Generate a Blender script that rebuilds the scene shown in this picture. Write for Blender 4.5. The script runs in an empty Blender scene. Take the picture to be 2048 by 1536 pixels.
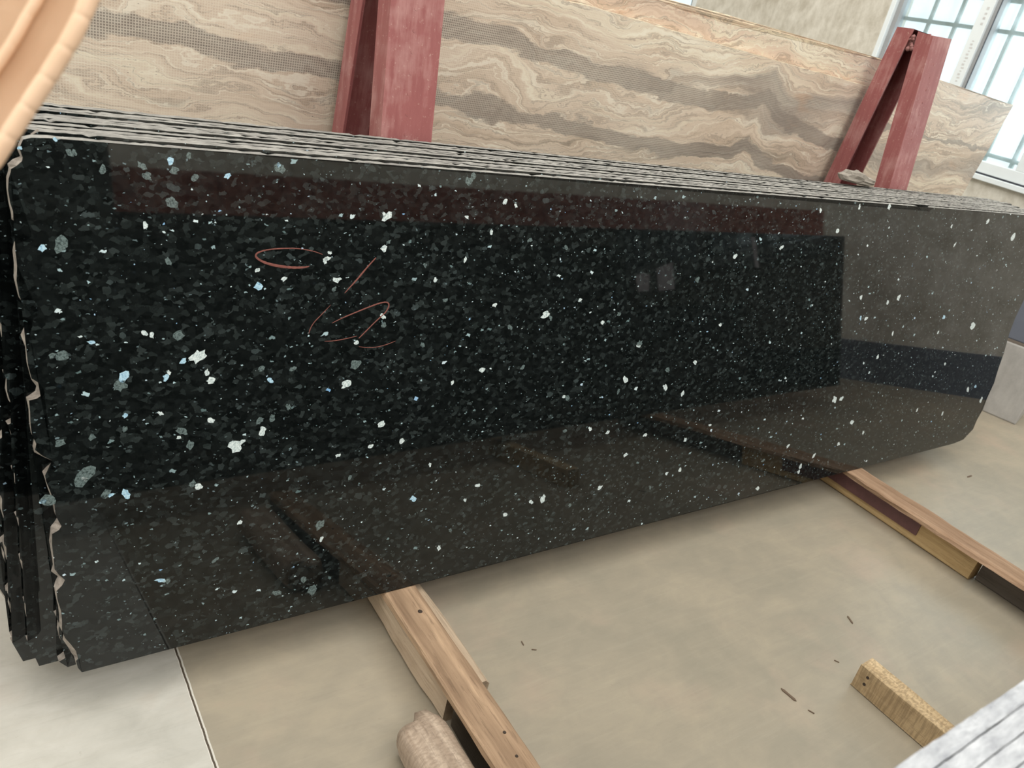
import bpy, bmesh, math, random
import numpy as np
from mathutils import Vector, Matrix
random.seed(7)
S = bpy.context.scene
COL = S.collection

# ------------------------------------------------------------------ camera
F_PX, CX, CY = 1570.9, 1024.0, 768.0
YAW, PITCH, ROLL = 0.681406255, 1.12746309, -0.228171123
def _rx(t): return np.array([[1, 0, 0], [0, math.cos(t), -math.sin(t)], [0, math.sin(t), math.cos(t)]])
def _rz(t): return np.array([[math.cos(t), -math.sin(t), 0], [math.sin(t), math.cos(t), 0], [0, 0, 1]])
W2C = _rz(ROLL) @ _rx(-PITCH) @ _rz(YAW)
C2W = W2C.T
CAM = np.array([0.0, 0.0, 1.5])
cd = bpy.data.cameras.new('camera')
cd.sensor_width = 36.0
cd.lens = F_PX * 36.0 / 2048.0
cd.clip_start = 0.02
cd.dof.use_dof = True
cd.dof.focus_distance = 1.9
cd.dof.aperture_fstop = 7.0
cam = bpy.data.objects.new('camera', cd)
COL.objects.link(cam)
M = Matrix([[float(C2W[i][j]) for j in range(3)] for i in range(3)]).to_4x4()
M.translation = Vector(CAM.tolist())
cam.matrix_world = M
S.camera = cam

def ray(px): return C2W @ np.array([px[0] - CX, -(px[1] - CY), -F_PX])
def on_plane(px, p0, n):
    d = ray(px); p0 = np.array(p0, float); n = np.array(n, float)
    return CAM + d * (((p0 - CAM) @ n) / (d @ n))
def on_z(px, z): return on_plane(px, (0, 0, z), (0, 0, 1))
def on_x(px, x): return on_plane(px, (x, 0, 0), (1, 0, 0))

# ------------------------------------------------------------------ world, lights, exposure
S.view_settings.view_transform = 'Standard'
S.view_settings.look = 'None'
S.view_settings.gamma = 1.0
S.view_settings.use_curve_mapping = False
S.view_settings.exposure = 0.07
w = bpy.data.worlds.new('overcast sky'); S.world = w; w.use_nodes = True
bg = w.node_tree.nodes['Background']
bg.inputs[0].default_value = (0.86, 0.95, 1.0, 1); bg.inputs[1].default_value = 1.35
S.cycles.use_denoising = True
S.cycles.max_bounces = 8

def area(name, loc, rot, sx, sy, power, color=(1, 1, 1)):
    l = bpy.data.lights.new(name, 'AREA'); l.shape = 'RECTANGLE'; l.size = sx; l.size_y = sy
    l.energy = power; l.color = color
    o = bpy.data.objects.new(name, l); COL.objects.link(o)
    o.location = loc; o.rotation_euler = rot
    return o
# overhead area lamps added as fill; the roof itself is closed
area('overhead_fill', (1.0, 0.8, 5.6), (0, 0, 0), 7.0, 6.0, 330, (1.0, 0.985, 0.95))
area('overhead_fill', (1.5, -4.6, 5.6), (0, 0, 0), 6.0, 4.0, 420, (0.99, 0.99, 1.0))
area('overhead_fill', (2.5, 5.2, 5.6), (0, 0, 0), 5.0, 3.0, 200, (1.0, 0.98, 0.95))
# fill lamp added on the left side, before a closed wall
area('left_fill', (-4.6, 0.9, 1.9), (0, math.radians(-90), 0), 3.2, 3.0, 95, (0.93, 0.97, 1.0))
# daylight entering through the window wall
area('window_daylight', (6.78, 1.70, 2.1), (0, math.radians(90), math.radians(-10)), 1.8, 2.5, 70, (0.92, 0.98, 1.0))

# ------------------------------------------------------------------ material helpers
class NT:
    def __init__(self, name):
        self.m = bpy.data.materials.new(name); self.m.use_nodes = True
        self.t = self.m.node_tree; self.n = self.t.nodes
        self.b = self.n['Principled BSDF']
    def new(self, typ, **kw):
        nd = self.n.new(typ)
        for k, v in kw.items(): setattr(nd, k, v)
        return nd
    def link(self, a, b): self.t.links.new(a, b)
    def setin(self, nd, key, v):
        if hasattr(v, 'is_output') or isinstance(v, bpy.types.NodeSocket): self.link(v, nd.inputs[key])
        else: nd.inputs[key].default_value = v
    def coords(self): return self.new('ShaderNodeTexCoord').outputs['Object']
    def mapping(self, vec, scale=(1, 1, 1), loc=(0, 0, 0), rot=(0, 0, 0)):
        m = self.new('ShaderNodeMapping'); self.link(vec, m.inputs[0])
        m.inputs['Scale'].default_value = scale; m.inputs['Location'].default_value = loc; m.inputs['Rotation'].default_value = rot
        return m.outputs[0]
    def noise(self, vec, scale, detail=4, rough=0.55, dist=0.0):
        n = self.new('ShaderNodeTexNoise'); self.link(vec, n.inputs['Vector'])
        n.inputs['Scale'].default_value = scale; n.inputs['Detail'].default_value = detail
        n.inputs['Roughness'].default_value = rough; n.inputs['Distortion'].default_value = dist
        return n
    def vor(self, vec, scale, feature='F1', rnd=1.0):
        n = self.new('ShaderNodeTexVoronoi', feature=feature); self.link(vec, n.inputs['Vector'])
        n.inputs['Scale'].default_value = scale; n.inputs['Randomness'].default_value = rnd
        return n
    def math(self, op, a, b=0.0, c=None, clamp=False):
        n = self.new('ShaderNodeMath', operation=op, use_clamp=clamp)
        self.setin(n, 0, a); self.setin(n, 1, b)
        if c is not None: self.setin(n, 2, c)
        return n.outputs[0]
    def ramp(self, fac, stops, interp='LINEAR'):
        r = self.new('ShaderNodeValToRGB'); r.color_ramp.interpolation = interp
        e = r.color_ramp.elements
        while len(e) > 1: e.remove(e[-1])
        e[0].position = stops[0][0]; e[0].color = (*stops[0][1], 1)
        for p, c in stops[1:]:
            k = e.new(p); k.color = (*c, 1)
        self.link(fac, r.inputs[0]); return r.outputs[0]
    def mix(self, fac, a, b, mode='MIX'):
        m = self.new('ShaderNodeMix', data_type='RGBA', blend_type=mode)
        for key, v in ((0, fac), (6, a), (7, b)):
            if isinstance(v, bpy.types.NodeSocket): self.link(v, m.inputs[key])
            elif key == 0: m.inputs[0].default_value = v
            else: m.inputs[key].default_value = (*v, 1)
        return m.outputs[2]
    def bump(self, h, strength=0.3, dist=0.01):
        b = self.new('ShaderNodeBump'); self.link(h, b.inputs['Height'])
        b.inputs['Strength'].default_value = strength; b.inputs['Distance'].default_value = dist
        self.link(b.outputs[0], self.b.inputs['Normal'])
    def fin(self, col=None, rough=None, spec=None, metal=None):
        if col is not None: self.setin(self.b, 'Base Color', col if isinstance(col, bpy.types.NodeSocket) else (*col, 1))
        if rough is not None: self.setin(self.b, 'Roughness', rough)
        if spec is not None: self.setin(self.b, 'Specular IOR Level', spec)
        if metal is not None: self.setin(self.b, 'Metallic', metal)
        return self.m
def objrand(t):
    oi = t.new('ShaderNodeObjectInfo'); c = t.new('ShaderNodeCombineXYZ')
    for i, k in enumerate((17.0, 9.0, 23.0)): t.link(t.math('MULTIPLY', oi.outputs['Random'], k), c.inputs[i])
    a = t.new('ShaderNodeVectorMath', operation='ADD'); t.link(t.coords(), a.inputs[0]); t.link(c.outputs[0], a.inputs[1])
    return a.outputs[0]
def vdistort(t, v, scale, amt):
    n = t.noise(v, scale, 2)
    s = t.new('ShaderNodeVectorMath', operation='SUBTRACT'); t.link(n.outputs['Color'], s.inputs[0]); s.inputs[1].default_value = (.5, .5, .5)
    k = t.new('ShaderNodeVectorMath', operation='SCALE'); t.link(s.outputs[0], k.inputs[0]); k.inputs['Scale'].default_value = amt
    a = t.new('ShaderNodeVectorMath', operation='ADD'); t.link(v, a.inputs[0]); t.link(k.outputs[0], a.inputs[1])
    return a.outputs[0]

def granite_mat():
    t = NT('larvikite granite polished'); v = objrand(t)
    v = vdistort(t, v, 55, 0.012); v = vdistort(t, v, 210, 0.005)
    vs = t.mapping(v, (1, 1, 1.35), rot=(0, 0.35, 0))
    a = t.vor(vs, 88)
    sep = t.new('ShaderNodeSeparateColor'); t.link(a.outputs['Color'], sep.inputs[0])
    col = t.ramp(sep.outputs[0], [(0, (.0045, .0058, .0056)), (.45, (.008, .010, .0097)), (.74, (.011, .014, .0135)), (.92, (.021, .027, .026)), (1, (.034, .043, .042))])
    fn = t.noise(v, 420, 3, .7); col = t.mix(.85, col, t.mix(fn.outputs[0], (.25, .25, .25), (1.5, 1.5, 1.5)), 'MULTIPLY')
    # larger pale translucent feldspar plates
    b = t.vor(t.mapping(v, (1, 1, 1.5), loc=(3, 1, 2), rot=(0, -0.5, 0)), 36)
    sb = t.new('ShaderNodeSeparateColor'); t.link(b.outputs['Color'], sb.inputs[0])
    big = t.math('GREATER_THAN', sb.outputs[0], 0.915)
    edge = t.noise(v, 160, 3)
    big = t.math('MULTIPLY', big, t.math('LESS_THAN', t.math('ADD', b.outputs['Distance'], t.math('MULTIPLY', edge.outputs[0], .28)), t.math('ADD', t.math('MULTIPLY', sb.outputs[1], .30), .28)))
    bigc = t.mix(t.math('MULTIPLY', edge.outputs[0], 1.2), (.016, .022, .022), (.075, .098, .098))
    col = t.mix(t.math('MULTIPLY', big, .8), col, bigc)
    # bright sparkling crystals, three sizes
    for sc, thr, loc, rot in ((50, .970, (7, 2, 5), .5), (95, .955, (1, 9, 3), -.4), (180, .952, (4, 4, 11), .2), (120, .90, (6, 1, 9), .7)):
        c = t.vor(t.mapping(v, (1, 1, 1.5), loc=loc, rot=(0, rot, 0)), sc); c.distance = 'MANHATTAN'
        sc_ = t.new('ShaderNodeSeparateColor'); t.link(c.outputs['Color'], sc_.inputs[0])
        m = t.math('GREATER_THAN', sc_.outputs[0], thr)
        lim = t.math('ADD', t.math('MULTIPLY', sc_.outputs[1], .34), .15)
        m = t.math('MULTIPLY', m, t.math('LESS_THAN', t.math('ADD', c.outputs['Distance'], t.math('MULTIPLY', edge.outputs[0], .22)), t.math('ADD', lim, .08)))
        cc = t.ramp(sc_.outputs[2], [(0, (.10, .15, .15)), (.40, (.22, .31, .32)), (.7, (.46, .62, .66)), (.9, (.70, .80, .80)), (1, (.22, .44, .70))])
        if sc == 120: cc = t.ramp(sc_.outputs[2], [(0, (.03, .04, .04)), (.6, (.08, .11, .11)), (1, (.15, .21, .23))])
        col = t.mix(m, col, cc)
    t.fin(col, .035, .5)
    t.b.inputs['IOR'].default_value = 1.52
    return t.m
def flake_mat(name, c0, c1):
    t = NT(name); v = t.coords(); n = t.noise(v, 240, 4, .75)
    t.fin(t.ramp(n.outputs[0], [(.36, c0), (.56, c1)]), .06, .5); return t.m
def sawn_mat(name, lo, hi, scale=220, bump=.5):
    t = NT(name); v = objrand(t)
    n = t.noise(t.mapping(v, (.25, 1, 1)), scale, 5, .7); n2 = t.noise(v, 18, 3)
    f = t.math('ADD', t.math('MULTIPLY', n.outputs[0], .65), t.math('MULTIPLY', n2.outputs[0], .35))
    t.fin(t.ramp(f, [(.34, lo), (.5, tuple((a + b) / 2 for a, b in zip(lo, hi))), (.64, hi)]), .85, .2)
    t.bump(n.outputs[0], bump, .003); return t.m
def travertine_mat(name, mesh_net=False, seed=0.0, warm=1.0, bands=(), fold=None):
    t = NT(name); v = t.mapping(t.coords(), (1, 1, 1), loc=(seed, 0, seed * .37))
    sx = t.new('ShaderNodeSeparateXYZ'); t.link(v, sx.inputs[0])
    w1 = t.noise(t.mapping(v, (1.1, 1, 2.0)), 1.25, 3, .5)
    w2 = t.noise(t.mapping(v, (1, 1, 2.6)), 5.5, 4, .6)
    w3 = t.noise(t.mapping(v, (1, 1, 1.5)), 28, 3, .6)
    z = t.math('ADD', sx.outputs[2], t.math('MULTIPLY', t.math('SUBTRACT', w1.outputs[0], .5), .36))
    z = t.math('ADD', z, t.math('MULTIPLY', t.math('SUBTRACT', w2.outputs[0], .5), .085))
    z = t.math('ADD', z, t.math('MULTIPLY', t.math('SUBTRACT', w3.outputs[0], .5), .017))
    zz0 = t.new('ShaderNodeSeparateXYZ'); t.link(t.coords(), zz0.inputs[0])
    if fold:
        g_ = t.math('DIVIDE', t.math('SUBTRACT', zz0.outputs[0], fold[0]), fold[1])
        g_ = t.math('MULTIPLY', t.math('POWER', 2.718, t.math('MULTIPLY', t.math('ABSOLUTE', g_), -1.0)), fold[2])
        z = t.math('SUBTRACT', z, g_)
    def line(fz, kx, sc, det, rough):
        c = t.new('ShaderNodeCombineXYZ'); t.link(t.math('MULTIPLY', sx.outputs[0], kx), c.inputs[0]); t.link(t.math('MULTIPLY', z, fz), c.inputs[2])
        return t.noise(c.outputs[0], sc, det, rough).outputs[0]
    broad = line(9, .7, 1.0, 3, .55)
    fine = line(85, 1.6, 1.0, 5, .72)
    vein = line(34, 1.0, 1.0, 2, .5)
    f = t.math('ADD', t.math('MULTIPLY', broad, .5), t.math('MULTIPLY', fine, .5))
    k = warm
    col = t.ramp(f, [(.32, (.22, .18, .145)), (.40, (.40, .325, .245)), (.455, (.60 * k, .475, .36)), (.52, (.70 * k, .575, .45)), (.58, (.77, .67, .52)), (.65, (.90, .84, .68))])
    vn = t.math('SUBTRACT', 1.0, t.math('MULTIPLY', t.math('ABSOLUTE', t.math('SUBTRACT', vein, .5)), 42.0), clamp=True)
    col = t.mix(t.math('MULTIPLY', vn, .75), col, (.88, .82, .68))
    vein2 = line(26, 1.2, 1.7, 3, .6)
    vd = t.math('SUBTRACT', 1.0, t.math('MULTIPLY', t.math('ABSOLUTE', t.math('SUBTRACT', vein2, .46)), 30.0), clamp=True)
    col = t.mix(t.math('MULTIPLY', vd, .55), col, (.27, .21, .165))
    grey = line(4.5, .5, 1.0, 1, .5)
    gm = t.ramp(grey, [(.60, (0, 0, 0)), (.66, (1, 1, 1))])
    col = t.mix(t.math('MULTIPLY', gm, .62), col, t.mix(fine, (.16, .15, .145), (.50, .45, .39)))
    for b0, bx, bw, slope_ in bands:
        ctr = t.math('ADD', t.math('MULTIPLY', t.math('SUBTRACT', zz0.outputs[0], bx), slope_), b0)
        zl = t.math('ADD', zz0.outputs[2], t.math('MULTIPLY', t.math('SUBTRACT', w2.outputs[0], .5), .12))
        if fold: zl = t.math('SUBTRACT', zl, g_)
        bd = t.math('ABSOLUTE', t.math('SUBTRACT', zl, ctr))
        bm_ = t.ramp(t.math('DIVIDE', bd, bw), [(.75, (1, 1, 1)), (1.0, (0, 0, 0))])
        gm = t.mix(1.0, gm, bm_, 'LIGHTEN')
        col = t.mix(t.math('MULTIPLY', bm_, .72), col, t.mix(fine, (.13, .11, .10), (.46, .40, .33)))
    orange = t.ramp(t.noise(t.mapping(v, (1, 1, 3.2)), 3.0, 3, .6).outputs[0], [(.62, (0, 0, 0)), (.74, (1, 1, 1))])
    col = t.mix(t.math('MULTIPLY', orange, .35), col, (.68, .36, .17))
    pits = t.vor(t.mapping(v, (1, 1, 2.6)), 30)
    pm = t.math('LESS_THAN', pits.outputs['Distance'], t.math('MULTIPLY', t.noise(v, 14, 2).outputs[0], .10))
    col = t.mix(t.math('MULTIPLY', pm, .8), col, (.10, .06, .045))
    if mesh_net:
        def cell(axis):
            fr = t.math('FRACT', t.math('MULTIPLY', sx.outputs[axis], 165.0))
            return t.math('LESS_THAN', fr, .36)
        g = t.math('MAXIMUM', cell(0), cell(2))
        fall = t.ramp(t.noise(t.mapping(v, (1, 1, 1)), 2.2, 2).outputs[0], [(.40, (.12, .12, .12)), (.6, (1, 1, 1))])
        dark = t.math('SUBTRACT', 1.0, t.math('MULTIPLY', f, 1.0))
        col = t.mix(t.math('MULTIPLY', t.math('MULTIPLY', g, fall), .38), col, (.83, .76, .64))
        gd = t.math('SUBTRACT', 1.0, g)
        col = t.mix(t.math('MULTIPLY', t.math('MULTIPLY', gd, gm), .4), col, (.10, .085, .08))
    t.fin(col, .34, .4); return t.m
def red_paint():
    t = NT('red oxide primer paint'); v = objrand(t)
    a = t.noise(t.mapping(v, (14, 14, 1.0)), 4, 5, .65); b = t.noise(v, 9, 4, .6); c = t.noise(v, 120, 3, .6)
    col = t.mix(a.outputs[0], (.235, .066, .065), (.37, .135, .13))
    dust = t.ramp(t.math('ADD', t.math('MULTIPLY', b.outputs[0], .6), t.math('MULTIPLY', a.outputs[0], .4)), [(.48, (0, 0, 0)), (.66, (1, 1, 1))])
    col = t.mix(t.math('MULTIPLY', dust, .50), col, (.58, .36, .33))
    col = t.mix(t.math('MULTIPLY', t.math('GREATER_THAN', c.outputs[0], .66), .35), col, (.6, .42, .36))
    t.fin(col, .42, .4); t.bump(c.outputs[0], .12, .002); return t.m
def wood_mat(name, dark, light, axis=1, seed=0, rough_saw=0.0):
    t = NT(name); v = objrand(t)
    sc = [26, 26, 26]; sc[axis] = 1.6
    g = t.noise(t.mapping(v, tuple(sc), loc=(seed, 0, 0)), 1.6, 6, .65, .6)
    g2 = t.noise(v, 5, 3); c = t.noise(v, 140, 3, .7)
    f = t.math('ADD', t.math('MULTIPLY', g.outputs[0], .7), t.math('MULTIPLY', g2.outputs[0], .3))
    col = t.ramp(f, [(.34, dark), (.66, light)])
    st = [34, 34, 34]; st[axis] = .5; st[2] = 3
    sb = t.noise(t.mapping(v, tuple(st), loc=(seed * 2, 0, 0)), 1.0, 2, .5)
    col = t.mix(t.math('MULTIPLY', t.ramp(sb.outputs[0], [(.46, (0, 0, 0)), (.56, (1, 1, 1))]), .45), col, tuple(x * .85 for x in dark))
    gr = t.noise(t.mapping(v, tuple(6 * q for q in sc)), 1.0, 3, .7)
    col = t.mix(t.math('MULTIPLY', t.math('GREATER_THAN', gr.outputs[0], .60), .30), col, tuple(x * .5 for x in dark))
    if rough_saw:
        s2 = [90, 90, 90]; s2[axis] = 170; s2[2] = 14
        r = t.noise(t.mapping(v, tuple(s2)), 1.0, 4, .6)
        col = t.mix(t.math('MULTIPLY', t.ramp(r.outputs[0], [(.42, (1, 1, 1)), (.56, (0, 0, 0))]), rough_saw), col, tuple(x * .45 for x in dark))
    t.fin(col, .75, .25); t.bump(t.math('ADD', g.outputs[0], t.math('MULTIPLY', c.outputs[0], .5)), .45, .004); return t.m
def plain(name, col, rough=.6, spec=.4, metal=0, var=.12, scale=12):
    t = NT(name); v = objrand(t); n = t.noise(v, scale, 4, .6)
    t.fin(t.mix(n.outputs[0], tuple(c * (1 - var) for c in col), tuple(min(1, c * (1 + var)) for c in col)), rough, spec, metal); return t.m
def floor_mat():
    t = NT('pale stone floor tiles'); v = t.new('ShaderNodeTexCoord').outputs['Object']
    sx = t.new('ShaderNodeSeparateXYZ'); t.link(v, sx.inputs[0])
    a = t.noise(v, 2.6, 5, .6, .8); b = t.noise(t.mapping(v, (1, 1.6, 1), rot=(0, 0, .5)), 9, 5, .65, .5); c = t.noise(v, 70, 3, .6)
    f = t.math('ADD', t.math('MULTIPLY', a.outputs[0], .6), t.math('MULTIPLY', b.outputs[0], .4))
    warm = t.ramp(f, [(.34, (.315, .283, .218)), (.5, (.36, .315, .240)), (.62, (.405, .350, .262)), (.72, (.43, .352, .262))])
    cool = t.ramp(f, [(.36, (.47, .455, .40)), (.5, (.56, .54, .48)), (.66, (.66, .64, .58))])
    jn = t.noise(t.mapping(v, (0, 1, 0)), 30, 3)
    jx = t.math('ADD', sx.outputs[0], t.math('MULTIPLY', t.math('SUBTRACT', jn.outputs[0], .5), .004))
    left = t.math('LESS_THAN', jx, .35)
    col = t.mix(left, warm, cool)  # left tile greyer by itself; brighter reflected light also put into its colour
    pink = t.ramp(t.noise(v, 3.3, 4, .6).outputs[0], [(.55, (0, 0, 0)), (.72, (1, 1, 1))])
    col = t.mix(t.math('MULTIPLY', pink, .30), col, (.52, .38, .29))
    col = t.mix(t.math('MULTIPLY', t.math('GREATER_THAN', c.outputs[0], .70), .12), col, (.2, .17, .13))
    for x0 in (.350, 5.35, -4.65):
        d = t.math('ABSOLUTE', t.math('SUBTRACT', jx, x0))
        col = t.mix(t.math('MULTIPLY', t.math('LESS_THAN', d, .0048), .75), col, (.78, .75, .68))
        d2 = t.math('ABSOLUTE', t.math('SUBTRACT', jx, x0 - .001))
        col = t.mix(t.math('LESS_THAN', d2, .0021), col, (.09, .07, .05))
    sc_ = t.noise(t.mapping(v, (3, 60, 1), rot=(0, 0, .9)), 1.0, 3, .7); sd_ = t.noise(t.mapping(v, (5, 110, 1), rot=(0, 0, -.5)), 1.0, 4, .75)
    col = t.mix(t.math('MULTIPLY', t.ramp(sc_.outputs[0], [(.5, (0, 0, 0)), (.75, (1, 1, 1))]), .13), col, (.52, .46, .36))
    col = t.mix(t.math('MULTIPLY', t.ramp(sd_.outputs[0], [(.52, (0, 0, 0)), (.75, (1, 1, 1))]), .13), col, (.24, .21, .165))
    t.fin(col, .42, .35); t.bump(c.outputs[0], .04, .001); return t.m
def wall_mat(name, lo, hi):
    t = NT(name); v = t.coords(); a = t.noise(v, 2.2, 5, .65, 1.2); b = t.noise(t.mapping(v, (1, 1, .6)), 11, 5, .7)
    f = t.math('ADD', t.math('MULTIPLY', a.outputs[0], .5), t.math('MULTIPLY', b.outputs[0], .5))
    t.fin(t.ramp(f, [(.38, lo), (.62, hi)]), .8, .2); return t.m

GRANITE = granite_mat()
SAWN = sawn_mat('sawn granite edge', (.11, .105, .098), (.39, .38, .345))
SAWN_END = sawn_mat('broken granite edge', (.14, .12, .10), (.40, .35, .30), 90, .8)
FL_W = flake_mat('white crystal', (.26, .36, .37), (.78, .86, .84))
FL_G = flake_mat('grey crystal', (.02, .03, .03), (.16, .21, .205))
FL_B = flake_mat('blue crystal', (.16, .34, .52), (.52, .74, .84))
CHALK = plain('red chalk', (.22, .085, .07), .9, .1, 0, .35, 150)
RED = red_paint()
WHITE_EDGE = sawn_mat('white rough slab edge', (.27, .28, .30), (.53, .545, .56), 150, 1.0)
NEARFACE = granite_mat(); NEARFACE.name = 'dark polished slab face'
CONCRETE = wall_mat('grey concrete', (.40, .39, .37), (.56, .55, .52))

# ------------------------------------------------------------------ object helpers
def tag(o, label=None, cat=None, group=None, kind=None):
    if label: o['label'] = label
    if cat: o['category'] = cat; o['kind'] = 'thing'
    if group: o['group'] = group
    if kind: o['kind'] = kind
    return o
def mk(name, bm, mats, parent=None, loc=None, rot=None, smooth=False):
    bmesh.ops.recalc_face_normals(bm, faces=bm.faces)
    me = bpy.data.meshes.new(name); bm.to_mesh(me); bm.free()
    for m in (mats if isinstance(mats, (list, tuple)) else [mats]): me.materials.append(m)
    if smooth:
        for p in me.polygons: p.use_smooth = True
    o = bpy.data.objects.new(name, me); COL.objects.link(o)
    if loc is not None: o.location = loc
    if rot is not None: o.rotation_euler = rot
    if parent is not None: o.parent = parent
    return o
def empty(name, loc=(0, 0, 0), rot=(0, 0, 0)):
    o = bpy.data.objects.new(name, None); COL.objects.link(o); o.location = loc; o.rotation_euler = rot; return o
def box(bm, x0, x1, y0, y1, z0, z1, mi=0):
    vs = [bm.verts.new(p) for p in ((x0, y0, z0), (x1, y0, z0), (x1, y1, z0), (x0, y1, z0), (x0, y0, z1), (x1, y0, z1), (x1, y1, z1), (x0, y1, z1))]
    fs = [bm.faces.new([vs[i] for i in q]) for q in ((0, 3, 2, 1), (4, 5, 6, 7), (0, 1, 5, 4), (1, 2, 6, 5), (2, 3, 7, 6), (3, 0, 4, 7))]
    for f in fs: f.material_index = mi
    return vs
def bevel(bm, w, seg=2):
    bmesh.ops.bevel(bm, geom=list(bm.edges), offset=w, segments=seg, affect='EDGES', profile=.6)
def cyl(bm, p, axis, r, h, n=16, mi=0):
    a = Vector(axis).normalized(); u = a.orthogonal().normalized(); v_ = a.cross(u); p = Vector(p)
    b = [bm.verts.new(p + r * (math.cos(2 * math.pi * i / n) * u + math.sin(2 * math.pi * i / n) * v_)) for i in range(n)]
    t = [bm.verts.new(q.co + a * h) for q in b]
    fs = [bm.faces.new(t), bm.faces.new(b[::-1])] + [bm.faces.new((b[i], b[(i + 1) % n], t[(i + 1) % n], t[i])) for i in range(n)]
    for f in fs: f.material_index = mi
def slab_mesh(bm, front, thick, back=None, mi_face=0, mi_edge=1, edge_mi=None):
    """closed outline (x, s) extruded along local y; back outline may differ"""
    back = back or front
    fv = [bm.verts.new((x, 0, s)) for x, s in front]; bv = [bm.verts.new((x, thick, s)) for x, s in back]
    a = bm.faces.new(fv); b = bm.faces.new(bv[::-1]); a.material_index = mi_face; b.material_index = mi_face
    n = len(fv)
    for i in range(n):
        f = bm.faces.new((fv[i], bv[i], bv[(i + 1) % n], fv[(i + 1) % n]))
        f.material_index = edge_mi(front[i], front[(i + 1) % n]) if edge_mi else mi_edge
    bmesh.ops.triangulate(bm, faces=[a, b])

# ------------------------------------------------------------------ setting: floor, walls, ceiling
bm = bmesh.new(); box(bm, -5, 8.2, -8.2, 9.2, -.1, 0); tag(mk('floor', bm, floor_mat()), kind='structure')
WALLM = wall_mat('mottled beige plaster', (.48, .445, .37), (.76, .735, .66))
bm = bmesh.new(); box(bm, -5, 8.2, -8.2, 9.2, 6, 6.1); tag(mk('ceiling', bm, plain('grey roof sheet', (.5, .5, .48), .8, .2)), kind='structure')
bm = bmesh.new(); box(bm, -5, 8.2, 9.0, 9.2, 0, 6); tag(mk('wall_back', bm, WALLM), kind='structure')
bm = bmesh.new(); box(bm, -5, 8.2, -8.2, -8.0, 0, 6); tag(mk('wall_front', bm, WALLM), kind='structure')
bm = bmesh.new(); box(bm, -5.2, -5, -8.2, 9.2, 0, 6); tag(mk('wall_left', bm, WALLM), kind='structure')

# right wall: local x runs along the wall, local y goes outwards, z up
PHI = math.radians(80)
WROT = (0, 0, PHI)
WORG = (6.0, 2.8, 0)
def wall_pt(px):
    n = (-math.sin(PHI), math.cos(PHI), 0); q = on_plane(px, WORG, n) - np.array(WORG)
    return q[0] * math.cos(PHI) + q[1] * math.sin(PHI), q[2]
# in this frame local -y is outside (world +x), so the wall body lies at y in [-0.22, 0]
WIN = [(-1.90, 1.355, 1.06, 2.9), (3.93, 5.6, 1.5, 2.9)]
bm = bmesh.new()
box(bm, -11.5, -1.90, -.22, 0, .0, 6); box(bm, 1.355, 3.93, -.22, 0, .0, 6); box(bm, 5.6, 7.0, -.22, 0, .0, 6)
box(bm, -1.90, 1.355, -.22, 0, .0, 1.06); box(bm, -1.90, 1.355, -.22, 0, 2.9, 6)
box(bm, 3.93, 5.6, -.22, 0, .0, 1.5); box(bm, 3.93, 5.6, -.22, 0, 2.9, 6)
tag(mk('wall_right', bm, WALLM, loc=WORG, rot=WROT), kind='structure')
bm = bmesh.new(); box(bm, -11.5, 1.0, 0, .012, 0, .30)
tag(mk('baseboard_right', bm, plain('blue grey dado paint', (.12, .135, .17), .45), loc=WORG, rot=WROT), kind='structure')

PVC = plain('white pvc profile', (.80, .86, .88), .35, .4, 0, .04)
GREYP = plain('grey gasket profile', (.33, .34, .35), .5)
DARKP = plain('dark window gap', (.05, .055, .07), .5)
GRILL = plain('painted grille bar', (.22, .23, .20), .6)
def glass_mat():
    t = NT('dusty window glass'); n = t.noise(t.coords(), 5, 5, .7, 1.0)
    tr = t.new('ShaderNodeBsdfTransparent'); tr.inputs[0].default_value = (.93, .98, .985, 1)
    tl = t.new('ShaderNodeBsdfTranslucent'); tl.inputs[0].default_value = (.75, .86, .90, 1)
    gl = t.new('ShaderNodeBsdfGlossy'); gl.inputs['Roughness'].default_value = .05
    m1 = t.new('ShaderNodeMixShader'); t.link(t.math('MULTIPLY', t.math('POWER', n.outputs[0], 1.5), .35), m1.inputs[0]); t.link(tr.outputs[0], m1.inputs[1]); t.link(tl.outputs[0], m1.inputs[2])
    m2 = t.new('ShaderNodeMixShader'); m2.inputs[0].default_value = .05; t.link(m1.outputs[0], m2.inputs[1]); t.link(gl.outputs[0], m2.inputs[2])
    t.link(m2.outputs[0], t.n['Material Output'].inputs['Surface']); return t.m
GLASS = glass_mat()
win = empty('window_1', WORG, WROT); win['kind'] = 'structure'
bm = bmesh.new()
box(bm, 1.306, 1.353, -.10, .012, 1.11, 2.898)          # left jamb
box(bm, -1.897, -1.85, -.10, .012, 1.11, 2.898)
box(bm, -1.85, 1.306, -.10, .012, 1.112, 1.186)          # bottom rail
box(bm, -1.85, 1.306, -.10, .012, 2.85, 2.898)
box(bm, .455, .553, -.09, .010, 1.186, 2.85)             # mullions
box(bm, -.33, -.223, -.09, .010, 1.186, 2.85)
box(bm, -1.11, -1.02, -.09, .010, 1.186, 2.85)
bevel(bm, .003, 1)
mk('window_frame', bm, PVC, win)
bm = bmesh.new()
box(bm, 1.262, 1.306, -.09, -.02, 1.186, 2.85, 0); box(bm, .418, .455, -.09, -.012, 1.186, 2.85, 0)
box(bm, .418, .424, -.012, -.006, 1.186, 2.85, 1); box(bm, -.37, -.333, -.09, -.012, 1.186, 2.85, 0)
box(bm, -1.85, 1.306, -.02, .006, 1.100, 1.1115, 1)
mk('window_gasket', bm, [GREYP, DARKP], win)
bm = bmesh.new(); box(bm, -1.895, 1.352, -.22, .03, 1.062, 1.0995); bevel(bm, .004, 1); mk('window_sill', bm, PVC, win)
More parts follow.
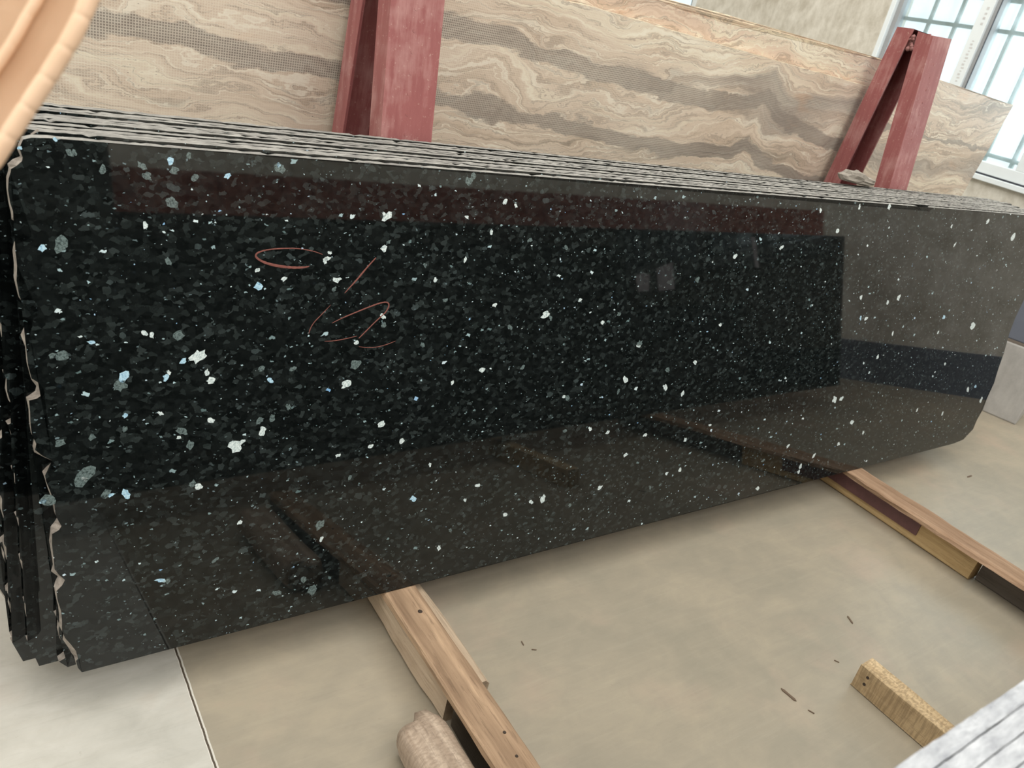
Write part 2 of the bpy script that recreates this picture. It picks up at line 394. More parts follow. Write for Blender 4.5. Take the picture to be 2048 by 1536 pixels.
bm = bmesh.new(); box(bm, -1.85, 1.30, -.060, -.054, 1.186, 2.85); mk('window_pane', bm, GLASS, win)
bm = bmesh.new()
for u in (1.024, .785, .562, .317, .10, -.116, -.45, -.68, -.9, -1.25, -1.5, -1.72):
    box(bm, u - .014, u + .014, -.105, -.089, 1.06, 2.9)
for z in (1.23, 2.015, 2.21, 2.6):
    box(bm, -1.9, 1.355, -.109, -.085, z - .013, z + .013)
mk('window_grille', bm, GRILL, win)
# faint print on the protective film of the frame
bm = bmesh.new()
def dash(u, z, wu, hz): box(bm, u - wu / 2, u + wu / 2, .0102, .0112, z - hz / 2, z + hz / 2)
for z, hz in ((2.135, .018), (2.10, .012), (2.072, .016), (2.035, .016)): dash(.492, z, .020, hz)
for z in (2.105, 2.068): dash(.492, z, .010, .004)
for k in range(13): dash(.50 + .004 * math.sin(k * 2.1), 1.92 - k * .0225, .016 + .008 * ((k * 7) % 3) / 2, .007 + .006 * ((k * 5) % 3) / 2)
for k in range(17): dash(-.02 - k * .0118, 1.150 + .004 * math.sin(k * 1.7), .0045, .030 + .012 * ((k * 5) % 3) / 2)
mk('film_print', bm, plain('grey film print', (.60, .60, .60), .6), win)
bm = bmesh.new(); box(bm, -.33, -.285, .0102, .0112, 1.152, 1.166); mk('red_film_mark', bm, plain('red film print', (.7, .16, .12), .6), win)

win2 = empty('window_2', WORG, WROT); win2['kind'] = 'structure'
bm = bmesh.new(); box(bm, 3.932, 3.99, -.1, .012, 1.502, 2.898); box(bm, 5.54, 5.598, -.1, .012, 1.502, 2.898); box(bm, 3.99, 5.54, -.1, .012, 1.502, 1.56); box(bm, 3.99, 5.54, -.1, .012, 2.84, 2.898); box(bm, 4.70, 4.78, -.1, .01, 1.56, 2.84)
mk('window_frame', bm, PVC, win2)
bm = bmesh.new(); box(bm, 3.99, 4.02, -.09, 0, 1.56, 2.84); mk('window_gasket', bm, DARKP, win2)
bm = bmesh.new(); box(bm, 4.02, 5.54, -.06, -.054, 1.56, 2.84); mk('window_pane', bm, GLASS, win2)

# concrete plinth with a blue grey slab crate on it, by the right wall
a0 = math.radians(14)
pl = empty('concrete_plinth', (4.744, 1.45, 0), (0, 0, a0))
tag(pl, 'low pale grey concrete block on the floor beyond the right end of the dark slabs', 'concrete block')
bm = bmesh.new(); box(bm, 0, .75, 0, 1.5, 0, .415); bevel(bm, .008, 2)
mk('block', bm, CONCRETE, pl)
bm = bmesh.new(); box(bm, .006, .74, .01, 1.49, .4155, .43); mk('gap_shade_strip', bm, plain('dark gap shade', (.20, .17, .14), .8), pl)  # dark strip put in for the shaded gap between block and box
cr = empty('steel_cabinet', (4.744, 1.45, .43), (0, 0, a0))
tag(cr, 'blue-grey flat-sided box standing on the low pale concrete block', 'box')
bm = bmesh.new(); box(bm, .012, .72, .03, 1.45, .001, .26); bevel(bm, .006, 2); mk('body', bm, plain('blue grey paint', (.17, .19, .235), .4, .5, 0, .06), cr)
bm = bmesh.new(); box(bm, .005, .727, .023, 1.457, .261, .28); bevel(bm, .004, 2); mk('top_panel', bm, plain('blue grey lid paint', (.19, .21, .25), .4), cr)

# ------------------------------------------------------------------ granite pile
TH = math.radians(9); HB = .1212; Y0 = 1.3166
NRM = np.array([0, math.cos(TH), -math.sin(TH)]); SD = np.array([0, math.sin(TH), math.cos(TH)])
P0 = np.array([0, Y0, HB])
def on_slab(px, off=0.0):
    o = P0 + NRM * off; q = on_plane(px, o, NRM) - o
    return float(q[0]), float(q @ SD)
LEFT1 = [(46, 279), (41, 290), (40, 300), (45, 315), (44, 322), (34, 331), (22, 338), (21, 345), (17, 357), (16, 380), (20, 405), (28, 430), (42, 443), (56, 452), (62, 462), (62, 474), (54, 480), (33, 488), (31, 505), (34, 530), (33, 560), (38, 590), (42, 600), (60, 604), (72, 612), (77, 622), (76, 632), (62, 638), (53, 643), (56, 655), (58, 675), (54, 700), (56, 730), (63, 757), (78, 766), (88, 778), (86, 788), (74, 797), (58, 801), (60, 825), (61, 850), (64, 870), (73, 885), (70, 900), (84, 911), (104, 921), (112, 930), (108, 940), (90, 951), (92, 962), (100, 982), (108, 1003), (111, 1030), (118, 1044), (123, 1052), (118, 1060), (104, 1068), (104, 1090), (107, 1115), (109, 1138), (118, 1150), (130, 1160), (124, 1171), (113, 1182), (115, 1200), (122, 1222), (124, 1240), (124, 1262), (130, 1276), (140, 1287), (152, 1302), (158, 1314), (152, 1322), (156, 1336), (164, 1347)]
left1 = [(q[0], max(q[1], 0.0)) for q in map(on_slab, LEFT1)]
RIGHT1 = [(1780, 921), (1800, 918), (1850, 908), (1868, 905), (1885, 897), (1905, 893), (1925, 883), (1945, 862), (1953, 843), (1965, 822), (1973, 800), (1977, 786), (1987, 770), (1991, 756), (1997, 737), (2006, 712), (2017, 672), (2029, 640), (2046, 605)]
right1 = [(q[0], max(q[1] + max(0, min(.009, (q[0] - 3.0) * .02)), 0.0)) for q in map(on_slab, RIGHT1)]
TOP_S = 1.043
SLAB_T = .0195
def top_edge(x0, x1, s, rnd, step=.012, amp=.0009, notch=None, prof=None):
    out = []; x = x0
    while x < x1:
        ss = s + rnd.uniform(-amp, amp) - (rnd.random() < .04) * rnd.uniform(.001, .003)
        if notch and abs(x - notch[0]) < notch[1]: ss -= notch[2] * (1 - ((x - notch[0]) / notch[1]) ** 2) ** .5
        if prof: ss += prof(x)
        out.append((x, ss)); x += step * rnd.uniform(.7, 1.3)
    return out
def flakes(bm, items):
    rnd = random.Random(3)
    for x, y, r, k in items:
        cx_, cs = on_slab((x, y)); dist = float(np.linalg.norm(P0 + cx_ * np.array([1, 0, 0]) + SD * cs - CAM))
        R = r * dist / F_PX * 1.0; n = rnd.choice((9, 11, 13)); an = rnd.uniform(0, 6.28); ell = rnd.uniform(.55, .85)
        vs = []
        for i in range(n):
            t = 2 * math.pi * i / n; rr = R * rnd.choice((.62, .8, .95, 1.0, 1.12)) * rnd.uniform(.92, 1.06)
            px_, pz = rr * math.cos(t), rr * math.sin(t) * ell
            vs.append(bm.verts.new((cx_ + px_ * math.cos(an) - pz * math.sin(an), -.00025, cs + px_ * math.sin(an) + pz * math.cos(an))))
        f = bm.faces.new(vs); f.material_index = {'w': 3, 'g': 4, 'b': 5}[k]
FLK = [(775, 433, 13, 'w'), (768, 428, 6, 'w'), (395, 712, 17, 'w'), (366, 722, 8, 'b'), (470, 893, 14, 'w'), (484, 884, 8, 'w'), (525, 862, 12, 'w'), (692, 768, 11, 'w'), (767, 497, 9, 'w'), (777, 484, 7, 'g'), (655, 517, 8, 'w'), (650, 521, 7, 'w'), (660, 506, 5, 'w'),
 (673, 560, 11, 'w'), (669, 578, 6, 'g'), (517, 572, 9, 'b'), (248, 752, 11, 'b'), (240, 771, 15, 'g'), (421, 761, 9, 'w'), (414, 745, 7, 'w'), (515, 540, 6, 'w'), (568, 558, 7, 'w'), (289, 667, 7, 'w'), (304, 671, 7, 'w'), (356, 671, 13, 'g'), (125, 712, 12, 'g'), (104, 710, 8, 'g'),
 (182, 684, 7, 'b'), (1091, 629, 12, 'w'), (1101, 636, 6, 'g'), (1279, 687, 10, 'g'), (1277, 692, 6, 'w'), (1335, 740, 9, 'g'), (711, 727, 12, 'g'), (713, 685, 6, 'w'), (766, 633, 8, 'w'), (768, 650, 7, 'g'), (763, 848, 10, 'w'), (1010, 404, 7, 'w'), (1032, 411, 6, 'w'), (934, 434, 6, 'w'), (983, 465, 6, 'w'),
 (938, 362, 10, 'g'), (947, 352, 7, 'g'), (344, 404, 12, 'g'), (290, 450, 8, 'w'), (336, 523, 10, 'g'), (120, 488, 18, 'g'), (85, 497, 8, 'b'), (170, 952, 22, 'g'), (170, 958, 6, 'w'), (252, 987, 12, 'b'), (213, 987, 10, 'g'), (222, 990, 6, 'b'), (95, 1000, 13, 'g'), (84, 1003, 7, 'b'), (385, 968, 9, 'g'), (398, 972, 8, 'w'), (640, 1050, 13, 'g'), (643, 1078, 7, 'w'), (608, 1160, 9, 'g'), (625, 1180, 12, 'g'),
 (320, 1160, 9, 'b'), (336, 1162, 6, 'g'), (430, 1120, 8, 'g'), (553, 1186, 10, 'g'), (826, 997, 9, 'b'), (955, 971, 8, 'w'), (1086, 997, 11, 'w'), (1062, 1004, 6, 'w'), (878, 1096, 8, 'w'), (804, 882, 7, 'w'), (741, 892, 6, 'w'), (676, 911, 6, 'w'), (541, 761, 7, 'b'), (423, 841, 8, 'w'), (520, 841, 9, 'g'), (577, 814, 8, 'g'), (545, 836, 8, 'g'),
 (586, 738, 8, 'g'), (523, 737, 7, 'g'), (332, 754, 9, 'b'), (338, 745, 5, 'w'), (321, 827, 6, 'w'), (183, 875, 9, 'g'), (120, 886, 10, 'g'), (250, 858, 7, 'g'), (364, 862, 12, 'g'), (358, 875, 5, 'w'), (380, 890, 10, 'g'), (250, 831, 5, 'b'), (1563, 495, 6, 'w'), (1719, 414, 6, 'w'), (1778, 414, 7, 'w'), (1675, 462, 6, 'w'), (1641, 421, 5, 'w'), (1797, 596, 7, 'w'), (1775, 605, 5, 'w'), (1732, 637, 6, 'w'), (1721, 636, 5, 'b'), (1722, 594, 5, 'w'), (1888, 634, 5, 'b'), (1945, 652, 9, 'w'), (1785, 667, 5, 'w'), (1876, 665, 4, 'w'), (1890, 728, 4, 'w'), (1755, 714, 5, 'w'), (1936, 779, 6, 'w'), (1951, 773, 5, 'b'), (1962, 800, 6, 'w'),
 (1669, 800, 9, 'w'), (1683, 797, 6, 'w'), (1704, 844, 7, 'w'), (1885, 827, 4, 'w'), (1834, 820, 4, 'w'), (1726, 866, 5, 'w'), (1975, 443, 6, 'w'), (2026, 474, 8, 'w'), (1903, 453, 4, 'w'), (1910, 489, 5, 'w'), (1628, 911, 6, 'w'), (1576, 892, 6, 'w'), (1601, 933, 6, 'w'), (1597, 944, 5, 'w'), (1677, 888, 5, 'w'), (1515, 977, 6, 'w'), (1526, 921, 5, 'g'), (1390, 725, 7, 'w'), (1440, 650, 5, 'w'), (1395, 560, 7, 'g'), (1470, 512, 6, 'w'), (1330, 775, 9, 'w'), (1250, 760, 9, 'w'), (1237, 782, 7, 'g'), (1365, 787, 7, 'w'), (1128, 793, 5, 'w'), (1135, 795, 8, 'g'), (1180, 858, 6, 'w'), (1130, 862, 6, 'g'), (1215, 865, 6, 'w'), (1020, 655, 7, 'g'), (965, 740, 9, 'w'), (890, 600, 7, 'g'), (870, 560, 6, 'w'), (930, 520, 7, 'w'), (850, 530, 7, 'g'), (990, 610, 6, 'w'), (1060, 480, 7, 'g'), (1160, 600, 6, 'w'), (1132, 495, 6, 'g'), (1238, 628, 6, 'g'), (1205, 645, 5, 'w'), (845, 690, 7, 'g'), (905, 765, 6, 'w'), (1045, 735, 7, 'g'), (1290, 870, 6, 'w'), (1250, 910, 6, 'w'), (1370, 880, 6, 'w'), (1360, 940, 6, 'w'), (1300, 975, 5, 'g'), (1420, 850, 5, 'w'), (1200, 975, 7, 'w'), (1140, 1010, 5, 'g'), (930, 1000, 5, 'w'), (1010, 1030, 6, 'w'), (480, 1045, 6, 'w'), (700, 955, 6, 'g'), (860, 930, 6, 'w'), (900, 1060, 5, 'g'), (205, 338, 9, 'g'), (140, 306, 8, 'g'), (148, 305, 6, 'g'), (285, 332, 10, 'g'), (293, 352, 10, 'g'), (340, 322, 9, 'b'), (378, 312, 7, 'g'), (348, 341, 9, 'g'), (455, 352, 7, 'b'), (390, 356, 8, 'g'), (560, 335, 12, 'g'), (558, 330, 5, 'b'), (110, 279, 4, 'b'), (39, 296, 4, 'b')]
# red chalk strokes on the front face, traced in the photograph's frame
def c4(p): return (450 + p[0] / 5.12, 450 + p[1] / 5.12)
STROKES = [([(1000, 302), (900, 268), (750, 242), (600, 240), (450, 252), (350, 278), (314, 312), (345, 352), (430, 392), (560, 422), (700, 436), (800, 434), (862, 424)], [6, 12, 12, 16, 16, 20, 22, 28, 34, 36, 32, 28, 12]),
 ([(1545, 335), (1450, 440), (1350, 560), (1225, 697)], [14, 22, 24, 10]),
 ([(1095, 1005), (1200, 953), (1350, 890), (1500, 830), (1600, 797), (1660, 793), (1678, 825), (1650, 885), (1600, 935), (1530, 1000), (1450, 1080), (1370, 1160)], [6, 14, 18, 20, 20, 18, 20, 20, 18, 16, 18, 14]),
 ([(1082, 818), (980, 925), (910, 1000), (872, 1065), (858, 1112)], [4, 12, 13, 13, 8]),
 ([(1020, 1190), (1100, 1187), (1220, 1168), (1350, 1137)], [6, 12, 13, 8]),
 ([(1370, 1245), (1450, 1255), (1550, 1250), (1650, 1225), (1745, 1188)], [6, 11, 11, 11, 6])]
def stroke_mesh(pts, ws):
    P = [Vector((on_slab(c4(p))[0], 0, on_slab(c4(p))[1])) for p in pts]
    # smooth catmull-rom
    out = []; wo = []
    for i in range(len(P) - 1):
        p0, p1, p2, p3 = P[max(i - 1, 0)], P[i], P[i + 1], P[min(i + 2, len(P) - 1)]
        for k in range(6):
            t = k / 6
            out.append(.5 * ((2 * p1) + (-p0 + p2) * t + (2 * p0 - 5 * p1 + 4 * p2 - p3) * t * t + (-p0 + 3 * p1 - 3 * p2 + p3) * t ** 3)); wo.append(ws[i] * (1 - t) + ws[i + 1] * t)
    out.append(P[-1]); wo.append(ws[-1])
    bm = bmesh.new(); prev = None; rnd = random.Random(5)
    for i, p in enumerate(out):
        d = (out[min(i + 1, len(out) - 1)] - out[max(i - 1, 0)]).normalized(); nrm = Vector((-d.z, 0, d.x))
        hw = wo[i] / 5.12 * 1.25 / F_PX / 2 * rnd.uniform(.85, 1.1)
        row = [bm.verts.new(p + nrm * a * hw + Vector((0, b, 0))) for a, b in ((1, -.0002), (.6, -.0006), (-.6, -.0006), (-1, -.0002))]
        if prev:
            for j in range(3): bm.faces.new((prev[j], prev[j + 1], row[j + 1], row[j]))
        prev = row
    return bm

NS = 11; PITCH_S = .0236
xtop = [0, .122, .062, .045, .020, -.050, -.030, -.045, -.06, -.05, -.06]
xbot = [0, .110, .062, .036, .040, -.015, -.010, .050, .060, -.02, .06]
rises = [0, .0045, .001, .000, .001, .004, .002, .001, .004, .003, .005]
slab_labels = ['front dark granite slab with red chalk marks, facing the camera', 'dark granite slab directly behind the chalk-marked front slab',
 'dark granite slab, third from the front of the leaning pile', 'dark granite slab, fourth from the front of the leaning pile', 'dark granite slab, fifth from the front of the leaning pile',
 'dark granite slab, sixth in the leaning pile, at its middle', 'dark granite slab just behind the middle one of the leaning pile', 'dark granite slab, fourth from the back of the leaning pile',
 'dark granite slab, third from the rear by the red posts', 'dark granite slab, last but one before the red steel posts', 'rearmost dark granite slab, leaning on the red steel posts']
gaps = [0, .0005, -.0005, 0, .0002, .0006, -.0004, 0, .0006, .0008, .0004]
def pilebox(lp, k):
    return lp
for k in range(NS):
    rnd = random.Random(100 + k)
    if k == 0:
        fr = list(left1); L = fr
    else:
        # scalloped drilled end of the same family
        L = []; s = TOP_S + rises[k]
        x0 = xtop[k]; L.append((x0 + .012, s)); L.append((x0 + .002, s - .006))
        per = .098 * rnd.uniform(.92, 1.08); s -= rnd.uniform(.02, .06)
        while s > .09:
            j_ = rnd.uniform(-.003, .003); L.append((x0 + j_, s)); L.append((x0 + j_ - .002, s - per * .22)); L.append((x0 + j_ + .002, s - per * .46))
            dp = rnd.uniform(.018, .028)
            for q in (.12, .3, .5, .7, .88, 1): L.append((x0 + dp * math.sin(math.pi * q) ** .7 - .006 * q, s - per * (.50 + .40 * q)))
            s -= per * rnd.uniform(.95, 1.1)
            x0 = xtop[k] + (xbot[k] - xtop[k]) * (1 - max(s, 0) / TOP_S)
        if k in (5, 6, 9): L[:] = [q for q in L if q[1] > .17]; L.append((x0 + .012, .165)); L.append((x0 + .035, .15)); L.append((x0 + .07, .05))
        L.append((x0 + (.01 if k not in (5, 6, 9) else .09), 0))
    sR = 3.93 + (0 if k == 0 else rnd.uniform(-.06, .05))
    sT = TOP_S + rises[k]
    bottom = []
    x = L[-1][0] + .03; xe = right1[0][0] if k == 0 else sR - .25
    while x < xe:
        bottom.append((x, rnd.uniform(.0, .0012) + (rnd.random() < .05) * rnd.uniform(.001, .003))); x += rnd.uniform(.015, .035)
    if k == 0: R = list(right1) + [(3.915, .78), (3.93, .9), (3.925, TOP_S - .02), (3.91, TOP_S)]
    else:
        R = [(sR - .24, .0), (sR - .1, .02), (sR, .13)] + [(sR + rnd.uniform(-.012, .012), z) for z in (.25, .38, .5, .63, .76, .88, .97)] + [(sR - .01, sT)]
    xr = R[-1][0]
    slope = lambda x, kk=k: -rises[kk] * .75 * max(0, min(1, (x - .3) / 2.6))
    T = top_edge(L[0][0] + .012, xr - .01, sT, rnd, notch=(2.885, .048, .014) if k == 0 else None, prof=slope)
    R[-1] = (xr, T[-1][1])
    outline = L + bottom + R + T[::-1]
    nL = len(L)
    nT = len(outline) - len(T)
    bev_ = [rnd.uniform(.0005, .003) for _ in outline]
    back = []
    for i, (x_, s_) in enumerate(outline):
        if 0 < i < nL - 1:
            lip = outline[i + 1][0] < x_ - .004 or outline[i][0] > outline[i - 1][0] + .006
            back.append((x_ - (bev_[i] + (.009 if lip and k == 0 else .004 if lip else 0)), s_))
        elif i >= nT or i == 0 or s_ < .02: back.append((x_, s_ + .0032))
        else: back.append((x_, s_))
    bm = bmesh.new()
    seen = set(L)
    slab_mesh(bm, outline, SLAB_T, back, 0, 1, edge_mi=lambda a, b: 2 if (a in seen and b in seen) else 1)
    if k == 0: flakes(bm, FLK)
    off = k * PITCH_S + gaps[k]
    loc = P0 + NRM * off
    loc[2] = loc[2] + off * math.sin(TH)     # every slab stands on the same boards
    # keep the slab in its own plane: slide it up along its slope
    o = mk('granite_slab', bm, [GRANITE, SAWN, SAWN_END, FL_W, FL_G, FL_B], loc=loc.tolist(), rot=(-TH, 0, 0))
    tag(o, slab_labels[k], 'stone slab', 'dark granite slabs leaning in a pile')
    if k == 0:
        for pts, ws in STROKES: mk('chalk_mark', stroke_mesh(pts, ws), CHALK, o)['label'] = 'red chalk stroke'

# ------------------------------------------------------------------ travertine slabs leaning from the far side
TB = math.radians(5.7)
NB = np.array([0, math.cos(TB), math.sin(TB)]); SB = np.array([0, -math.sin(TB), math.cos(TB)])
def brown(off, rightpts, toppts, xl, xr, label, mat, s0=1.38, extra_top=None):
    o0 = np.array([0, 2.185, .1205]) + NB * off; o0[2] = .1205
    def loc(px):
        q = on_plane(px, o0, NB) - o0; return float(q[0]), float(q @ SB)
    top = [loc(p) for p in toppts]
    rnd = random.Random(int(off * 1e4) + 5)
    T = []
    xs = xl
    pts = sorted(top)
    if extra_top: pts = sorted(pts + extra_top)
    def h(x):
        if x <= pts[0][0]: return pts[0][1]
        for a, b in zip(pts, pts[1:]):
            if a[0] <= x <= b[0]: return a[1] + (b[1] - a[1]) * (x - a[0]) / max(b[0] - a[0], 1e-6)
        return pts[-1][1]
    while xs < xr:
        T.append((xs, h(xs) + rnd.uniform(-.0012, .0012))); xs += .03
    T.append((xr, h(xr)))
    R = [(xr - .004, 0)] + [(xr + rnd.uniform(-.004, .004), z) for z in (.2, .4, .6, .8, 1.0, 1.2)]
    bm = bmesh.new(); slab_mesh(bm, [(xl, 0)] + R + T[::-1], .0195)
    ob = mk('travertine_slab', bm, [mat, SAWN_T], loc=o0.tolist(), rot=(TB, 0, 0))
    return tag(ob, label, 'stone slab', 'brown veined slabs behind the red posts')
SAWN_T = sawn_mat('sawn travertine edge', (.50, .40, .27), (.90, .82, .62))
brown(0, None, [(1200, 18), (1537, 117), (1736, 173)], -.55, 3.14, 'front brown veined slab covered with reinforcing mesh, behind the left red posts', travertine_mat('travertine with mesh', True, 0.0, 1.0, ((1.165, .30, .030, -.075), (1.300, 1.13, .034, -.085)), (2.55, .17, .085)))
brown(.0225, None, [(1311, 0), (1390, 30), (1534, 67), (1640, 93), (1742, 114)], -.75, 3.36, 'brown veined slab rising just above the mesh-covered one, ending at the right red posts', travertine_mat('travertine honey', False, 3.7, 1.05))
brown(.045, None, [(1876, 160), (1890, 163), (1925, 178), (1942, 181), (1980, 198), (2030, 211)], 1.35, 4.47, 'brown veined slab sticking out to the right of the red posts below the window', travertine_mat('travertine grey', False, 8.1, 1.0, ((1.225, 3.80, .011, -.02),)), extra_top=[(1.35, 1.40), (3.2, 1.46)])
brown(.0675, None, [(1338, 0), (1493, 41), (1640, 85), (1757, 117)], -.35, 3.5, 'rearmost brown veined slab, a thin strip above the others against the wall', travertine_mat('travertine rear', False, 5.3))

# ------------------------------------------------------------------ red steel A-frames
def channel(bm, w_, d_, t_, y_open, pts):
    """C channel section lofted between two (Y,Z) points; x 0..w, web at the side away from y_open"""
    (ya, za), (yb, zb) = pts
    if y_open > 0: sec = [(0, 0), (w_, 0), (w_, d_), (w_ - t_, d_), (w_ - t_, t_), (t_, t_), (t_, d_), (0, d_)]
    else: sec = [(0, d_), (0, 0), (t_, 0), (t_, d_ - t_), (w_ - t_, d_ - t_), (w_ - t_, 0), (w_, 0), (w_, d_)]
    N = 10; rows = []
    for i in range(N + 1):
        f = i / N; rows.append([bm.verts.new((x, ya + (yb - ya) * f + y, za + (zb - za) * f)) for x, y in sec])
    n = len(sec)
    for a, b in zip(rows, rows[1:]):
        for j in range(n): bm.faces.new((a[j], a[(j + 1) % n], b[(j + 1) % n], b[j]))
    e1 = bm.faces.new(rows[0][::-1]); e2 = bm.faces.new(rows[-1])
    bmesh.ops.triangulate(bm, faces=[e1, e2])
    return rows
def a_frame(x, wdt, label, ztop=1.72):
    root = empty('steel_a_frame', (x, 0, 0)); tag(root, label, 'steel frame', 'red steel frames carrying the leaning slabs')
    yn = lambda z: 1.757 + .129 * (z - 1.13)
    yf = lambda z: 1.921 + .10 * (1.71 - z)
    rnd = random.Random(int(x * 50))
    bm = bmesh.new(); rows = channel(bm, wdt, .066, .007, 1, [(yn(0.012), .012), (yn(ztop), ztop)])
    # ragged torch-cut top
    for v in rows[-1]: v.co.z += rnd.uniform(-.006, .006)
    # seam welded down the middle of the face
    for i in range(34):
        z = .1 + i * (ztop - .15) / 34
        cyl(bm, (wdt * .47, yn(z) + .0005, z), (0, -1, .12), .0045, .0012, 6)
    mk('near_post', bm, RED, root)
    bm = bmesh.new(); rows = channel(bm, wdt, .070, .007, -1, [(yf(.012), .012), (yf(ztop + .008), ztop + .008)])
    for v in rows[-1]: v.co.z += rnd.uniform(-.006, .006)
    mk('far_post', bm, RED, root)
    # weld bead joining the two tops
    bm = bmesh.new()
    for i in range(26):
        z = ztop - .012 - rnd.random() * .055; r = rnd.uniform(.005, .010)
        m = Matrix.Translation((rnd.choice((.004, wdt - .004)) + rnd.uniform(-.003, .003), (yn(z) + .066 + yf(z)) / 2 + rnd.uniform(-.012, .012), z)) @ Matrix.Scale(r, 4)
        bmesh.ops.create_icosphere(bm, subdivisions=1, radius=1, matrix=m)
    box(bm, .01, wdt - .01, yn(ztop) + .05, yf(ztop) + .02, ztop - .06, ztop - .015)
    mk('weld_joint', bm, plain('welded scale', (.26, .12, .11), .7, .3, 0, .5, 120), root, smooth=True)
    bm = bmesh.new(); box(bm, 0, wdt, yn(0) - .01, yf(0) + .085, 0, .0118); mk('base_plate', bm, RED, root)
    return root
a_frame(.862, .138, 'red steel A-shaped frame nearer the peach panel, its top cut off by the photo')
a_frame(3.092, .132, 'red steel A-shaped frame with its torn welded top visible in front of the window', 1.712)

# chunk of rough stone wedged on top of the pile between the right posts
rnd = random.Random(4); bm = bmesh.new()
bmesh.ops.create_icosphere(bm, subdivisions=3, radius=1)
for v in bm.verts:
    c_ = v.co; k_ = 1 + .18 * math.sin(5 * c_.x + 2 * c_.y) + .1 * math.sin(11 * c_.z + 4 * c_.x)
    v.co = Vector((c_.x * .105 * k_ + .02 * c_.z, c_.y * .030 * k_, c_.z * .026 * k_ * (1.25 if c_.x < 0 else .7)))
    v.co.z = max(v.co.z, -.018)
STONE = sawn_mat('dusty broken stone', (.16, .14, .115), (.36, .33, .285), 60, .7)
tag(mk('stone_shard', bm, STONE, loc=(2.80, 1.727, 1.178), rot=(0, .10, 0)), 'dusty grey stone shard lying on the pile between the right red posts', 'stone fragment')

# ------------------------------------------------------------------ timbers
def timber(name, x0, x1, y0, y1, z0, z1, mat, label=None, cat='timber', wob=.002, bev=.004, parent=None, taper=0, group=None, extra=None, yaw=0, seed=1, kind='t'):
    rnd = random.Random(seed); N = max(6, int((y1 - y0) / .05)); wx = x1 - x0; h = z1 - z0
    bm = bmesh.new(); rows = []
    b = bev
    sec = [(b, 0), (wx - b, 0), (wx, b), (wx, h - b), (wx - b, h), (b, h), (0, h - b), (0, b)]
    ph = rnd.uniform(0, 6)
    for i in range(N + 1):
        f = i / N; y = (y1 - y0) * f; row = []
        for j, (sx_, sz_) in enumerate(sec):
            dx = wob * math.sin(f * 9 + ph + j) + rnd.uniform(-wob, wob) * .5
            dz = -abs(rnd.uniform(0, wob)) * .4 if sz_ > h / 2 else 0
            e = (1 - f) * taper if sx_ > wx / 2 else 0
            row.append(bm.verts.new((sx_ + dx - e, y + (rnd.uniform(-.003, .003) if i in (0, N) else 0), sz_ + dz)))
        rows.append(row)
    for a, c_ in zip(rows, rows[1:]):
        for j in range(8): bm.faces.new((a[j], a[(j + 1) % 8], c_[(j + 1) % 8], c_[j]))
    bm.faces.new(rows[0][::-1]); bm.faces.new(rows[-1])
    mats = [mat, KNOT]
    if extra: extra(bm, wx, h)
    o = mk(name, bm, mats, parent, loc=(x0, y0, z0), rot=(0, 0, yaw))
    if label: tag(o, label, cat, group)
    return o
KNOT = plain('dark knot and nail rust', (.05, .035, .025), .8)
W_BOARD = wood_mat('tan plank wood', (.20, .125, .075), (.56, .385, .245), 1, 0)
W_PALE = wood_mat('pale weathered wood', (.42, .31, .21), (.68, .545, .40), 1, 2)
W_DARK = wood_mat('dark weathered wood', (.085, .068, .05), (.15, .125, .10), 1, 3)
W_YEL = wood_mat('yellow new wood', (.36, .23, .10), (.60, .43, .22), 1, 4)
W_ORG = wood_mat('orange plank wood', (.26, .155, .09), (.54, .365, .24), 1, 5)
W_SAW = wood_mat('rough sawn block wood', (.42, .29, .155), (.70, .53, .32), 1, 6, .45)
def ex_knots(bm, wx, h):
    for x, y, r in ((.06, .50, .006), (.055, .46, .003), (.052, .06, .006), (.050, .045, .003), (.062, -.06 + .32, .003)):
        cyl(bm, (x, y, h - .001), (0, 0, 1), r, .0013, 8, 1)
timber('support_plank', .818, .912, .42, 1.585, .0955, .1195, W_BOARD, 'long tan plank with dark knots under the left part of the dark slabs', 'plank', taper=.012, extra=lambda bm, a, h: [cyl(bm, (x, y, h - .002), (.2, 0, 1), r, .0028, 8, 1) for x, y, r in ((.056, .808, .006), (.060, .42, .004), (.052, .36, .0035))], seed=3)
timber('timber_beam', .829, .945, .995, 1.58, .001, .095, W_PALE, 'short pale squared timber under the tan plank, nearer the slabs', bev=.012, wob=.003, seed=4)
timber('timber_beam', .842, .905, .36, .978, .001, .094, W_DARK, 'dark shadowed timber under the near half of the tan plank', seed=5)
timber('support_plank', 2.858, 2.955, -.05, 1.585, .0975, .1195, W_ORG, 'long orange plank under the right part of the dark slabs', 'plank', wob=.006, seed=6)
timber('timber_beam', 2.888, 2.945, .772, 1.58, .001, .0965, W_YEL, 'yellowish squared timber with maroon strip, ending beside the orange plank', bev=.006, wob=.0006, seed=7)
bm = bmesh.new(); box(bm, 2.8815, 2.8855, .993, 1.56, .036, .0965); box(bm, 2.8815, 2.90, .993, 1.56, .0965, .0972)
tag(mk('maroon_strip', bm, plain('maroon painted metal', (.12, .055, .052), .45, .4, 0, .35, 40)), 'flat maroon metal strip along the side of the yellowish timber', 'metal strip')
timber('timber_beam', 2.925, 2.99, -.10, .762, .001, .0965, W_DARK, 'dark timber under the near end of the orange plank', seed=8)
timber('wood_block', 1.964, 2.021, .06, .644, .001, .082, W_SAW, 'rough-sawn yellow wooden block with two nail holes at its far end', 'wooden block', wob=.0012, bev=.002, seed=9,
       extra=lambda bm, a, h: [cyl(bm, (.0015, .553, z), (-1, 0, 0), .0045, .0035, 12, 1) for z in (.058, .033)])
